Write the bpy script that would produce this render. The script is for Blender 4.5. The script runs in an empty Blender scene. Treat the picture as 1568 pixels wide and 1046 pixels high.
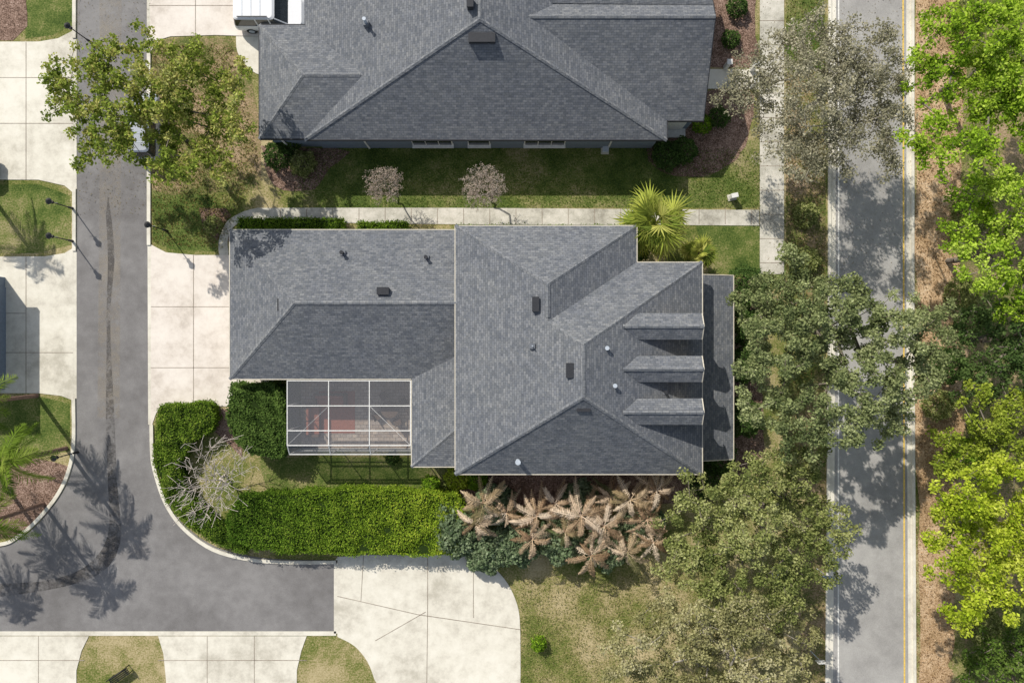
import bpy, math, random
import numpy as np
from mathutils import Vector
H=47.0; S=0.045
def W(px,py,z=0.0):
    f=S*(H-z)/H
    return ((px-784)*f,(523-py)*f,z)
def G(pts,z=0): return [W(a,b,0)[:2]+(z,) for a,b in pts]
sc=bpy.context.scene
col=sc.collection
# ---------------------------------------------------------------- materials
def newmat(name):
    m=bpy.data.materials.new(name); m.use_nodes=True
    nt=m.node_tree; nt.nodes.clear()
    out=nt.nodes.new('ShaderNodeOutputMaterial')
    return m,nt,out
def L(nt,a,b): nt.links.new(a,b)
def noise(nt,vec,scale,detail=3,rough=.6):
    n=nt.nodes.new('ShaderNodeTexNoise'); n.inputs['Scale'].default_value=scale
    n.inputs['Detail'].default_value=detail; n.inputs['Roughness'].default_value=rough
    L(nt,vec,n.inputs['Vector']); return n.outputs['Fac']
def math_(nt,op,a,b):
    n=nt.nodes.new('ShaderNodeMath'); n.operation=op
    for i,v in enumerate((a,b)):
        if isinstance(v,(int,float)): n.inputs[i].default_value=v
        else: L(nt,v,n.inputs[i])
    return n.outputs[0]
def ramp(nt,fac,stops):
    r=nt.nodes.new('ShaderNodeValToRGB'); e=r.color_ramp.elements
    while len(e)>1: e.remove(e[-1])
    e[0].position=stops[0][0]; e[0].color=(*stops[0][1],1)
    for p,c in stops[1:]:
        x=e.new(p); x.color=(*c,1)
    L(nt,fac,r.inputs[0]); return r.outputs[0]
def mixc(nt,f,a,b,mode='MIX'):
    n=nt.nodes.new('ShaderNodeMix'); n.data_type='RGBA'; n.blend_type=mode
    if isinstance(f,(int,float)): n.inputs[0].default_value=f
    else: L(nt,f,n.inputs[0])
    for i,v in ((6,a),(7,b)):
        if isinstance(v,tuple): n.inputs[i].default_value=(*v,1) if len(v)==3 else v
        else: L(nt,v,n.inputs[i])
    return n.outputs[2]
def bsdf(nt,out,colr,rough=.85,bumpfac=None,bd=.05,bs=.6,spec=.3,metal=0):
    b=nt.nodes.new('ShaderNodeBsdfPrincipled')
    if isinstance(colr,tuple): b.inputs['Base Color'].default_value=(*colr,1)
    else: L(nt,colr,b.inputs['Base Color'])
    b.inputs['Roughness'].default_value=rough
    b.inputs['Specular IOR Level'].default_value=spec
    b.inputs['Metallic'].default_value=metal
    if bumpfac is not None:
        bp=nt.nodes.new('ShaderNodeBump'); bp.inputs['Distance'].default_value=bd; bp.inputs['Strength'].default_value=bs
        L(nt,bumpfac,bp.inputs['Height']); L(nt,bp.outputs[0],b.inputs['Normal'])
    L(nt,b.outputs[0],out.inputs[0]); return b
def pos(nt):
    return nt.nodes.new('ShaderNodeNewGeometry').outputs['Position']
def mat_ground(name,stops,big=.12,mid=.9,fine=9,wts=(.35,.3,.35),bd=.06,rough=.95,con=1.7):
    m,nt,out=newmat(name); p=pos(nt)
    a=noise(nt,p,big,4); b=noise(nt,p,mid,5,.7); c=noise(nt,p,fine,3,.8)
    f=math_(nt,'ADD',math_(nt,'ADD',math_(nt,'MULTIPLY',a,wts[0]),math_(nt,'MULTIPLY',b,wts[1])),math_(nt,'MULTIPLY',c,wts[2]))
    f=math_(nt,'ADD',math_(nt,'MULTIPLY',math_(nt,'SUBTRACT',f,.5),con),.5)
    colr=ramp(nt,f,stops)
    bsdf(nt,out,colr,rough,c,bd,.8,.1)
    return m
GRASS=mat_ground('grass_mixed',[(.30,(.06,.09,.018)),(.41,(.13,.155,.035)),(.49,(.225,.21,.075)),(.56,(.34,.28,.14)),(.66,(.45,.37,.21))],mid=.5,con=2.1)
LAWN=mat_ground('lawn_green',[(.30,(.035,.062,.013)),(.42,(.08,.118,.025)),(.51,(.135,.165,.042)),(.58,(.22,.21,.08)),(.68,(.33,.28,.15))],mid=.6,con=2.1)
VERGE=mat_ground('verge_grass_thin',[(.30,(.05,.075,.018)),(.42,(.11,.135,.033)),(.50,(.19,.17,.07)),(.57,(.29,.21,.115)),(.68,(.42,.31,.20))],mid=.7,con=2.1)
DRY=mat_ground('dry_leaf_litter',[(.34,(.15,.10,.045)),(.43,(.32,.21,.11)),(.52,(.48,.33,.19)),(.60,(.60,.44,.28)),(.68,(.66,.52,.36))],fine=11,wts=(.3,.3,.4))
MULCH=mat_ground('mulch',[(.34,(.05,.034,.024)),(.46,(.14,.088,.063)),(.54,(.245,.16,.12)),(.62,(.36,.25,.195)),(.72,(.46,.35,.28))],mid=2,fine=11,wts=(.2,.25,.55))
CONC=mat_ground('concrete',[(.28,(.46,.425,.345)),(.42,(.58,.54,.45)),(.52,(.65,.61,.51)),(.68,(.72,.68,.58))],big=.25,mid=1.4,fine=14,wts=(.5,.35,.15),bd=.004,rough=.8,con=2)
CONCP=mat_ground('concrete_pinkish',[(.28,(.50,.44,.375)),(.42,(.61,.545,.47)),(.52,(.67,.605,.53)),(.68,(.73,.67,.59))],big=.3,mid=1.4,fine=14,wts=(.5,.35,.15),bd=.004,rough=.8,con=2)
SIDEW=mat_ground('sidewalk_concrete',[(.30,(.30,.28,.23)),(.48,(.49,.465,.39)),(.66,(.64,.60,.52))],big=.4,mid=2.2,fine=14,wts=(.45,.35,.2),bd=.004,rough=.85)
ASPH=mat_ground('asphalt',[(.32,(.145,.137,.131)),(.5,(.19,.181,.174)),(.68,(.245,.235,.225))],big=.15,mid=1.2,fine=20,wts=(.45,.25,.3),bd=.004,rough=.85)
ASPH2=mat_ground('asphalt_worn',[(.32,(.24,.23,.215)),(.5,(.33,.317,.295)),(.68,(.42,.405,.375))],big=.12,mid=1.2,fine=20,wts=(.45,.25,.3),bd=.004,rough=.85)
JOINT=mat_ground('joint',[(.4,(.22,.18,.14)),(.6,(.36,.31,.25))],bd=.001)
def mat_brick(name,c1,c2,mortar,bw,rh,uv=False,off=.5,ms=.012,tint=None,rough=.9):
    m,nt,out=newmat(name)
    if uv: v=nt.nodes.new('ShaderNodeUVMap').outputs[0]
    else: v=pos(nt)
    def brick(a,b,mo,w,r):
        t=nt.nodes.new('ShaderNodeTexBrick'); L(nt,v,t.inputs['Vector'])
        t.offset=off
        t.inputs['Color1'].default_value=(*a,1); t.inputs['Color2'].default_value=(*b,1); t.inputs['Mortar'].default_value=(*mo,1)
        t.inputs['Scale'].default_value=1; t.inputs['Mortar Size'].default_value=ms; t.inputs['Mortar Smooth'].default_value=.1
        t.inputs['Brick Width'].default_value=w; t.inputs['Row Height'].default_value=r
        return t
    t=brick(c1,c2,mortar,bw,rh); c=t.outputs['Color']
    if tint:
        t2=brick((.86,.87,.90),(1.14,1.11,1.06),(1,1,1),bw*.63,rh)
        c=mixc(nt,1.0,c,t2.outputs['Color'],'MULTIPLY')
        p=pos(nt)
        big=noise(nt,p,.35,4)
        c=mixc(nt,1.0,c,ramp(nt,big,[(.3,(.90,.90,.92)),(.7,(1.10,1.08,1.05))]),'MULTIPLY')
        fine=noise(nt,p,8,3,.8)
        c=mixc(nt,1.0,c,ramp(nt,fine,[(.3,(.80,.80,.80)),(.7,(1.20,1.18,1.15))]),'MULTIPLY')
    inv=math_(nt,'SUBTRACT',1.0,t.outputs['Fac'])
    bsdf(nt,out,c,rough,inv,.01,.5,.2)
    return m
SHING=mat_brick('roof_shingle',(.112,.123,.138),(.180,.191,.206),(.085,.092,.102),.30,.145,uv=True,tint=True,ms=.009)
SHCAP=mat_brick('ridge_shingle',(.13,.142,.156),(.20,.21,.222),(.09,.097,.107),.4,.2,uv=True,tint=True)
PAVER=mat_brick('patio_pavers',(.36,.29,.23),(.52,.45,.38),(.18,.15,.13),.4,.22,tint=True)
def flat(name,c,rough=.5,spec=.4,metal=0,nz=.12):
    m,nt,out=newmat(name); p=pos(nt); n=noise(nt,p,6,3)
    lo=tuple(x*(1-nz) for x in c); hi=tuple(min(1,x*(1+nz)) for x in c)
    bsdf(nt,out,ramp(nt,n,[(.3,lo),(.7,hi)]),rough,None,spec=spec,metal=metal); return m
WHITE=flat('white_trim',(.66,.65,.61)); CREAM=flat('cream_drip_edge',(.55,.50,.40))
WALLB=flat('blue_grey_siding',(.15,.185,.23),.8); WALLT=flat('tan_stucco',(.42,.38,.31),.9)
BLACK=flat('black_metal',(.02,.02,.022),.4); VENT=flat('vent_dark_metal',(.035,.036,.040),.6,.2)
PIPE=flat('pipe_lead',(.42,.46,.50),.5); FLASH=flat('pipe_flashing',(.13,.14,.155),.6); GLASS=flat('dark_glass',(.02,.025,.03),.06,.8)
CARW=flat('car_paint_white',(.72,.72,.72),.2,.6,nz=.02); CARS=flat('car_paint_silver',(.45,.47,.5),.2,.6,.3,nz=.02); CARD=flat('car_paint_dark',(.03,.03,.035),.2,.6,nz=.02)
TIRE=flat('tyre',(.02,.02,.02),.9); RED=flat('rust_red_cushion',(.33,.12,.075),.9); WOOD=flat('wood_dark',(.12,.08,.055),.7)
BARK=flat('bark_grey',(.17,.145,.115),.95,.1,nz=.4); BARKL=flat('bark_pale',(.30,.27,.225),.95,.1,nz=.3); BARKB=flat('bark_brown',(.20,.13,.10),.95,.1,nz=.3)
BARKW=flat('bark_twig_grey',(.50,.44,.385),.95,.1,nz=.2)
YEL=flat('yellow_line',(.66,.45,.10),.8,nz=.25); WLINE=flat('white_line',(.7,.68,.62),.8,nz=.2)
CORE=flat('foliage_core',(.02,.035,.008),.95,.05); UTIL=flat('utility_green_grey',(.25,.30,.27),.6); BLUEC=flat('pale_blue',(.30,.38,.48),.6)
def leafmat():
    m,nt,out=newmat('leaf'); a=nt.nodes.new('ShaderNodeAttribute'); a.attribute_name='Col'
    d=nt.nodes.new('ShaderNodeBsdfDiffuse')
    t=nt.nodes.new('ShaderNodeBsdfTranslucent'); mx=nt.nodes.new('ShaderNodeMixShader'); mx.inputs[0].default_value=.38
    L(nt,a.outputs['Color'],d.inputs[0]); L(nt,a.outputs['Color'],t.inputs[0])
    L(nt,d.outputs[0],mx.inputs[1]); L(nt,t.outputs[0],mx.inputs[2]); L(nt,mx.outputs[0],out.inputs[0]); return m
LEAF=leafmat()
def screenmat():
    m,nt,out=newmat('insect_screen'); d=nt.nodes.new('ShaderNodeBsdfDiffuse'); d.inputs[0].default_value=(.22,.225,.24,1)
    t=nt.nodes.new('ShaderNodeBsdfTransparent'); mx=nt.nodes.new('ShaderNodeMixShader'); mx.inputs[0].default_value=.34
    L(nt,t.outputs[0],mx.inputs[1]); L(nt,d.outputs[0],mx.inputs[2]); L(nt,mx.outputs[0],out.inputs[0]); return m
SCREEN=screenmat()
def stainmat(name,c,s1,lo,hi,amt):
    m,nt,out=newmat(name); p=pos(nt)
    d=nt.nodes.new('ShaderNodeBsdfPrincipled'); d.inputs[0].default_value=(*c,1); d.inputs['Roughness'].default_value=.7
    t=nt.nodes.new('ShaderNodeBsdfTransparent'); mx=nt.nodes.new('ShaderNodeMixShader')
    f=math_(nt,'ADD',math_(nt,'MULTIPLY',noise(nt,p,s1,4,.7),.6),math_(nt,'MULTIPLY',noise(nt,p,4,4,.8),.4))
    r=ramp(nt,f,[(lo,(0,0,0)),(hi,(amt,amt,amt))]); L(nt,r,mx.inputs[0])
    L(nt,t.outputs[0],mx.inputs[1]); L(nt,d.outputs[0],mx.inputs[2]); L(nt,mx.outputs[0],out.inputs[0]); return m
STAIN=stainmat('water_stain',(.07,.062,.056),.6,.42,.58,.7)
WORN=stainmat('sandy_wear',(.34,.29,.22),.5,.40,.62,.45)
# ---------------------------------------------------------------- mesh helpers
class MB:
    def __init__(s): s.v=[]; s.f=[]; s.m=[]; s.uv={}
    def face(s,pts,mi=0,uv=None):
        i=len(s.v); s.v+= [tuple(p) for p in pts]; s.f.append(tuple(range(i,i+len(pts)))); s.m.append(mi)
        if uv: s.uv[len(s.f)-1]=uv
    def box(s,x0,x1,y0,y1,z0,z1,mi=0):
        i=len(s.v); s.v+=[(x0,y0,z0),(x1,y0,z0),(x1,y1,z0),(x0,y1,z0),(x0,y0,z1),(x1,y0,z1),(x1,y1,z1),(x0,y1,z1)]
        for q in ((0,3,2,1),(4,5,6,7),(0,1,5,4),(1,2,6,5),(2,3,7,6),(3,0,4,7)):
            s.f.append(tuple(i+k for k in q)); s.m.append(mi)
    def obox(s,p,q,w,z0,z1,mi=0):
        p=Vector(p);q=Vector(q); d=(q-p); h=Vector((d.x,d.y,0))
        if h.length<1e-6: return
        n=Vector((-h.y,h.x,0)).normalized()*w/2
        i=len(s.v)
        for zz in (z0,z1):
            for a,sg in ((p,-1),(q,-1),(q,1),(p,1)):
                t=a+n*sg; s.v.append((t.x,t.y,t.z+zz))
        for q4 in ((0,3,2,1),(4,5,6,7),(0,1,5,4),(1,2,6,5),(2,3,7,6),(3,0,4,7)):
            s.f.append(tuple(i+k for k in q4)); s.m.append(mi)
    def prism(s,poly,z0,z1,mi=0):
        i=len(s.v); n=len(poly)
        s.v+=[(p[0],p[1],z0) for p in poly]+[(p[0],p[1],z1) for p in poly]
        s.f.append(tuple(i+n+k for k in range(n))); s.m.append(mi)
        s.f.append(tuple(i+n-1-k for k in range(n))); s.m.append(mi)
        for k in range(n):
            j=(k+1)%n; s.f.append((i+k,i+j,i+n+j,i+n+k)); s.m.append(mi)
    def tube(s,p,q,r0,r1,n=8,mi=0,cap=True):
        p=Vector(p);q=Vector(q); d=(q-p).normalized()
        a=d.orthogonal().normalized(); b=d.cross(a); i=len(s.v)
        for c,r in ((p,r0),(q,r1)):
            for k in range(n):
                t=2*math.pi*k/n; v=c+(a*math.cos(t)+b*math.sin(t))*r; s.v.append(tuple(v))
        for k in range(n):
            j=(k+1)%n; s.f.append((i+k,i+j,i+n+j,i+n+k)); s.m.append(mi)
        if cap:
            s.f.append(tuple(i+n+k for k in range(n))); s.m.append(mi); s.f.append(tuple(i+n-1-k for k in range(n))); s.m.append(mi)
    def obj(s,name,mats,parent=None,bevel=0,smooth=False):
        me=bpy.data.meshes.new(name); me.from_pydata(s.v,[],s.f)
        for m in mats: me.materials.append(m)
        me.polygons.foreach_set('material_index',s.m)
        if s.uv:
            ul=me.uv_layers.new(name='UVMap')
            for fi,uv in s.uv.items():
                for k,li in enumerate(me.polygons[fi].loop_indices): ul.data[li].uv=uv[k]
        if smooth: me.polygons.foreach_set('use_smooth',[True]*len(s.f))
        me.update()
        o=bpy.data.objects.new(name,me); col.objects.link(o)
        if parent: o.parent=parent
        if bevel:
            b=o.modifiers.new('Bevel','BEVEL'); b.width=bevel; b.segments=2; b.limit_method='ANGLE'
        return o
def empty(name,loc=(0,0,0)):
    e=bpy.data.objects.new(name,None); col.objects.link(e); e.location=loc; return e
def smoothpath(pts,n=6):
    P=[np.array(p,float) for p in pts]; out=[]
    for i in range(len(P)-1):
        p0=P[max(i-1,0)];p1=P[i];p2=P[i+1];p3=P[min(i+2,len(P)-1)]
        for k in range(n):
            t=k/n; out.append(tuple(.5*((2*p1)+(-p0+p2)*t+(2*p0-5*p1+4*p2-p3)*t*t+(-p0+3*p1-3*p2+p3)*t**3)))
    out.append(tuple(P[-1])); return out
def rough_poly(p,amp=4,step=14,seed=0):
    r=random.Random(seed); out=[]
    for i in range(len(p)):
        a=p[i];b=p[(i+1)%len(p)]; d=math.hypot(b[0]-a[0],b[1]-a[1]); k=max(1,int(d/step)) if d<900 else 40
        for q in range(k):
            t=q/k; out.append((a[0]+(b[0]-a[0])*t+r.uniform(-amp,amp),a[1]+(b[1]-a[1])*t+r.uniform(-amp,amp)))
    return out
def sheet(name,polys,z,mat,rough=0):
    m=MB()
    for i,p in enumerate(polys):
        if rough: p=rough_poly(p,rough,16,i)
        q=G(p,z+.0004*i)
        a=sum(q[k][0]*q[(k+1)%len(q)][1]-q[(k+1)%len(q)][0]*q[k][1] for k in range(len(q)))
        if a<0: q=q[::-1]
        m.face(q)
    return m.obj(name,[mat])
def ribbon(name,paths,w,h,mat,z0=0.0):
    m=MB()
    for p in paths:
        q=[Vector(W(a,b)) for a,b in p]; ls=[];rs=[]
        for i,v in enumerate(q):
            d=(q[min(i+1,len(q)-1)]-q[max(i-1,0)]).normalized(); n=Vector((-d.y,d.x,0))*w/2
            ls.append(v+n); rs.append(v-n)
        for i in range(len(q)-1):
            a,b,c,d=rs[i],rs[i+1],ls[i+1],ls[i]
            Z=lambda v,z:(v.x,v.y,z)
            m.face([Z(a,h),Z(b,h),Z(c,h),Z(d,h)])
            m.face([Z(a,z0),Z(b,z0),Z(b,h),Z(a,h)]); m.face([Z(c,z0),Z(d,z0),Z(d,h),Z(c,h)])
    return m.obj(name,[mat])
# ---------------------------------------------------------------- ground, roads
m=MB(); m.face([(-300,-300,0),(300,-300,0),(300,300,0),(-300,300,0)]); m.obj('ground',[GRASS])
sheet('lawn',[
 [(470,222),(1000,222),(1020,260),(1070,280),(1120,250),(1145,215),(1163,215),(1163,319),(440,319)],
 [(-300,285),(60,283),(108,300),(110,375),(60,388),(-300,390)],
 [(-300,607),(60,607),(108,618),(108,690),(60,700),(-300,700)],
 [(395,700),(700,700),(700,752),(410,757)],
 [(1065,345),(1163,345),(1163,420),(1085,420)],
 [(40,-100),(112,-100),(112,40),(80,55),(40,60)],
 [(232,290),(330,300),(345,370),(330,386),(262,382),(235,370)],
 [(1203,-300),(1262,-300),(1262,110),(1203,100)]],.004,LAWN)
sheet('thin_verge_grass',[
 [(1203,110),(1264,110),(1264,760),(1203,740)],[(1180,820),(1264,800),(1264,1300),(1230,1300),(1225,950)],
 [(260,60),(355,60),(385,120),(400,200),(400,290),(260,300),(234,290),(234,84),(245,66)],
 [(1480,-600),(1700,-600),(1700,1600),(1475,1600)]],.008,VERGE)
sheet('leaf_litter',[
 [(1402,-600),(1490,-600),(1465,500),(1480,700),(1455,1000),(1465,1600),(1404,1600)]],.012,DRY,6)
sheet('mulch_bed',[
 smoothpath([(1010,170),(990,230),(1005,258),(1050,272),(1100,262),(1135,235),(1150,190),(1150,140),(1085,140),(1060,180),(1010,170)],4)[:-1],
 [(1090,-50),(1160,-50),(1155,40),(1165,105),(1088,105)],
 [(-100,705),(60,703),(105,712),(100,745),(75,785),(30,820),(-100,832)],
 [(-100,-60),(40,-60),(42,40),(20,62),(-100,62)],
 smoothpath([(400,225),(480,228),(535,232),(505,258),(480,290),(420,285),(400,225)],4)[:-1],
 [(305,318),(345,318),(356,330),(340,345),(332,370),(312,352)],
 [(680,700),(1100,690),(1100,430),(1160,425),(1170,700),(1080,770),(700,775)],
 [(350,360),(980,352),(980,362),(350,370)],
 [(330,625),(372,625),(372,700),(330,660)]],.015,MULCH,1.5)
asph=[(121,-700),(228,-700),(228,380),(232,640)]+smoothpath([(233,650),(238,710),(255,765),(285,805),(330,836),(385,851),(440,856),(515,857)],4)+[(515,967),(-700,967),(-700,838),(0,838)]+smoothpath([(0,838),(32,824),(62,798),(92,760),(109,725),(116,680),(118,600)],4)
sheet('asphalt_road',[asph],.019,ASPH)
sheet('asphalt_highway',[[(1280,-900),(1388,-900),(1388,500),(1391,1046),(1394,1800),(1270,1800),(1274,1046),(1278,500)]],.019,ASPH2)
sheet('road_wear',[[(150,-600),(190,-600),(186,200),(184,640),(150,640),(154,200)]],.0225,WORN)
sheet('road_stain',[smoothpath([(166,300),(172,340),(176,400),(170,470),(171,540),(176,640),(180,740),(185,830),(150,880),(60,905),(-50,915),(-50,895),(60,890),(130,868),(166,820),(166,740),(163,640),(164,540),(164,470),(166,400),(163,330)],3)],.026,STAIN)
sheet('highway_yellow_line',[[(1379,-900),(1381.5,-900),(1385.5,1046),(1388,1800),(1386,1800),(1383,1046)]],.023,YEL)
sheet('highway_edge_line',[[(1283,-900),(1285,-900),(1284,1046),(1282,1046)]],.023,WLINE)
ribbon('kerb',[
 [(118,-700),(116,-300),(115,60)],[(115,290),(115,385)],smoothpath([(114,610),(114,680),(106,722),(89,758),(60,794),(30,820),(0,833),(-80,834),(-700,834)],5),
 [(229,78),(229,376)],smoothpath([(233,650),(234,690),(238,720),(255,770),(283,809),(328,841),(385,856),(440,860),(515,860)],5)],.24,.10,CONC)
ribbon('gutter_strip',[[(115,60),(115,290)],[(115,385),(115,610)],[(229,-700),(229,78)],[(230,376),(231,650)],[(-700,969),(515,969)],[(515,857),(515,969)],
 smoothpath([(515,858),(560,853),(740,851)],4)],.30,.029,CONC,.0)
ribbon('highway_kerb',[[(1271,-900),(1269,500),(1265,1046),(1261,1800)],[(1396,-900),(1396,500),(1399,1046),(1404,1800)]],.2,.12,CONC)
ribbon('highway_gutter',[[(1277,-900),(1275,500),(1271,1046),(1267,1800)],[(1390.5,-900),(1391,500),(1394,1046),(1399,1800)]],.34,.027,CONC)
drvA=[(232,375),(255,387),(300,391),(420,391),(420,622),(252,622),(240,632),(232,655)]
sheet('driveway',[drvA,[(229,-700),(500,-700),(500,45),(400,57),(330,55),(262,57),(245,62),(231,80)]],.033,CONCP)
sheet('driveway',[[(-700,66),(60,65),(90,60),(113,48),(113,296),(100,285),(60,276),(-700,273)],
 [(-700,395),(70,393),(100,388),(113,380),(113,613),(95,606),(60,602),(-700,600)],
 [(517,852),(560,849),(738,849)]+smoothpath([(755,866),(777,892),(791,922),(796,950),(797,1000)],4)+[(797,1600),(590,1600),(578,1046)]+smoothpath([(574,1040),(563,1012),(543,988),(517,974)],4),
 [(-700,973),(137,973),(126,995),(118,1025),(115,1600),(-700,1600)],
 [(243,973),(470,973),(462,995),(455,1025),(453,1600),(258,1600),(255,1040),(251,1000)]],.033,CONC)
sheet('front_walk',[smoothpath([(362,57),(364,80),(378,102),(400,116),(440,116),(440,57)],4),[(1078,107),(1163,107),(1163,137),(1078,137)]],.030,CONC)
jw=.045
ribbon('driveway_joint',[[(297,391),(297,622)],[(232,470),(400,470)],[(232,563),(400,563)],[(300,-200),(300,56)],[(229,10),(400,10)],
 [(41,66),(41,276)],[(0,190),(113,190)],[(-60,120),(113,120)],[(41,394),(41,602)],[(-60,540),(113,540)],[(-60,480),(41,480)],
 [(557,850),(553,920)],[(517,912),(640,940)],[(640,940),(797,963)],[(655,850),(655,938),(653,1100)],[(575,980),(652,936)],[(725,850),(725,945)],
 [(318,973),(318,1100)],[(390,973),(390,1100)],[(243,1010),(470,1010)],[(60,973),(60,1100)],[(-40,1010),(130,1010)]],jw,.040,JOINT,.02)
sheet('sidewalk',[[(1163,-700),(1200,-700),(1200,420),(1163,420)],
 smoothpath([(1162,346),(1000,345),(700,344),(420,340),(380,338),(357,349),(349,370),(350,391),(337,391),(336,368),(345,344),(362,330),(390,320),(430,319),(700,319),(1000,321),(1162,322)],4)],.030,SIDEW)
js=[[(1163,y),(1200,y)] for y in range(-300,420,37)]+[[(x,320),(x,344)] for x in range(430,1160,40)]
ribbon('sidewalk_joint',js,jw,.036,JOINT,.02)
# ---------------------------------------------------------------- houses
def roof_face(mb,pts,mi=0):
    P=[Vector(p) for p in pts]; n=(P[1]-P[0]).cross(P[2]-P[0])
    if n.z<0: P=P[::-1]; n=-n
    n.normalize(); u=Vector((-n.y,n.x,0))
    if u.length<1e-4: u=Vector((1,0,0))
    u.normalize(); v=n.cross(u)
    mb.face([tuple(p) for p in P],mi,[(p.dot(u)+50,p.dot(v)+50) for p in P])
def cap(mb,p,q,w=.13):
    p=Vector(p);q=Vector(q); d=q-p; n=Vector((-d.y,d.x,0)).normalized()*w; up=Vector((0,0,.035)); dn=Vector((0,0,-.02))
    for s in (1,-1):
        roof_face(mb,[p+up,q+up,q+n*s+dn,p+n*s+dn])
def fascia(mb,pts,closed=False,h=.2):
    k=len(pts)
    for i in range(k if closed else k-1):
        mb.obox(pts[i],pts[(i+1)%k],.055,-h,.02)
def hip(rf,cp,fa,x0,x1,y0,y1,r0,r1,z,dz=0,eaves='NESW',caps='abcdr'):
    A=(x0,y0,z+dz);B=(x1,y0,z+dz);C=(x1,y1,z+dz);D=(x0,y1,z+dz)
    a=(r0[0],r0[1],r0[2]+dz); b=(r1[0],r1[1],r1[2]+dz)
    if abs(r0[1]-r1[1])<1e-6:
        fs=[(A,B,b,a),(B,C,b),(C,D,a,b),(D,A,a)]; hips={'a':(A,a),'b':(B,b),'c':(C,b),'d':(D,a)}
    else:
        fs=[(A,B,a),(B,C,b,a),(C,D,b),(D,A,a,b)]; hips={'a':(A,a),'b':(B,a),'c':(C,b),'d':(D,b)}
    for f in fs: roof_face(rf,f)
    for k,v in hips.items():
        if k in caps: cap(cp,*v)
    if 'r' in caps: cap(cp,a,b)
    for k,e in (('S',(A,B)),('E',(B,C)),('N',(C,D)),('W',(D,A))):
        if k in eaves: fascia(fa,e)
def boxvent(mb,px,py,z,w=.75,d=.38,n=1):
    x,y,_=W(px,py,z)
    for i in range(n):
        xx=x+(i-(n-1)/2)*(w/n)
        ww=w/n*.9
        mb.box(xx-ww/2,xx+ww/2,y-d/2,y+d/2,z-.35,z+.14)
        mb.box(xx-ww/2-.02,xx+ww/2+.02,y-d/2-.03,y+d/2+.03,z+.14,z+.19)
def pipe(mb,px,py,z,r=.08,h=.45):
    x,y,_=W(px,py,z); mb.tube((x,y,z-.5),(x,y,z+h),r,r,10); mb.box(x-.16,x+.16,y-.16,y+.16,z-.4,z-.02,1)
    mb.tube((x,y,z+h),(x,y,z+h+.04),r*1.3,r*1.3,10)
# main house
hs=empty('suburban_house'); rf=MB();cp=MB();fa=MB();vt=MB();pp=MB();wl=MB();wn=MB()
Ax0,Ax1,Ay0,Ay1=-18.2,-3.4,-2.44,7.2
ym=(Ay0+Ay1)/2; zr=4.95
a=(-13.4,ym,zr); b=(-3.0,ym,zr)
roof_face(rf,[(Ax0,Ay0,3),(-3.0,Ay0,3),b,a]); roof_face(rf,[(-3.0,Ay1,3),(Ax0,Ay1,3),a,b]); roof_face(rf,[(Ax0,Ay1,3),(Ax0,Ay0,3),a])
cap(cp,(Ax0,Ay0,3),a);cap(cp,(Ax0,Ay1,3),a);cap(cp,a,b)
fascia(fa,[(-3.7,Ay1,3),(Ax0,Ay1,3),(Ax0,Ay0,3),(-6.5,Ay0,3)])
zd=3.006
roof_face(rf,[(-6.48,-8.08,zd),(-3.3,-5.35,3.66),(-3.3,1,3.66),(-6.48,1,zd)]); roof_face(rf,[(-6.48,-8.08,zd),(-3.3,-8.08,zd),(-3.3,-5.35,3.66)])
cap(cp,(-6.48,-8.08,zd),(-3.3,-5.35,3.66)); fascia(fa,[(-6.48,Ay0-.05,3),(-6.48,-8.08,3),(-3.3,-8.08,3)])
zB=4.95
r0=W(893,608,7.95); r1=W(893,528,7.95); r1=(r0[0],r1[1],7.95)
cx0,cx1,cy0,cy1=-3.51,11.73,-8.18,4.88
hip(rf,cp,fa,cx0,cx1,cy0,cy1,r0,r1,zB,0,'SE','abr')
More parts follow.
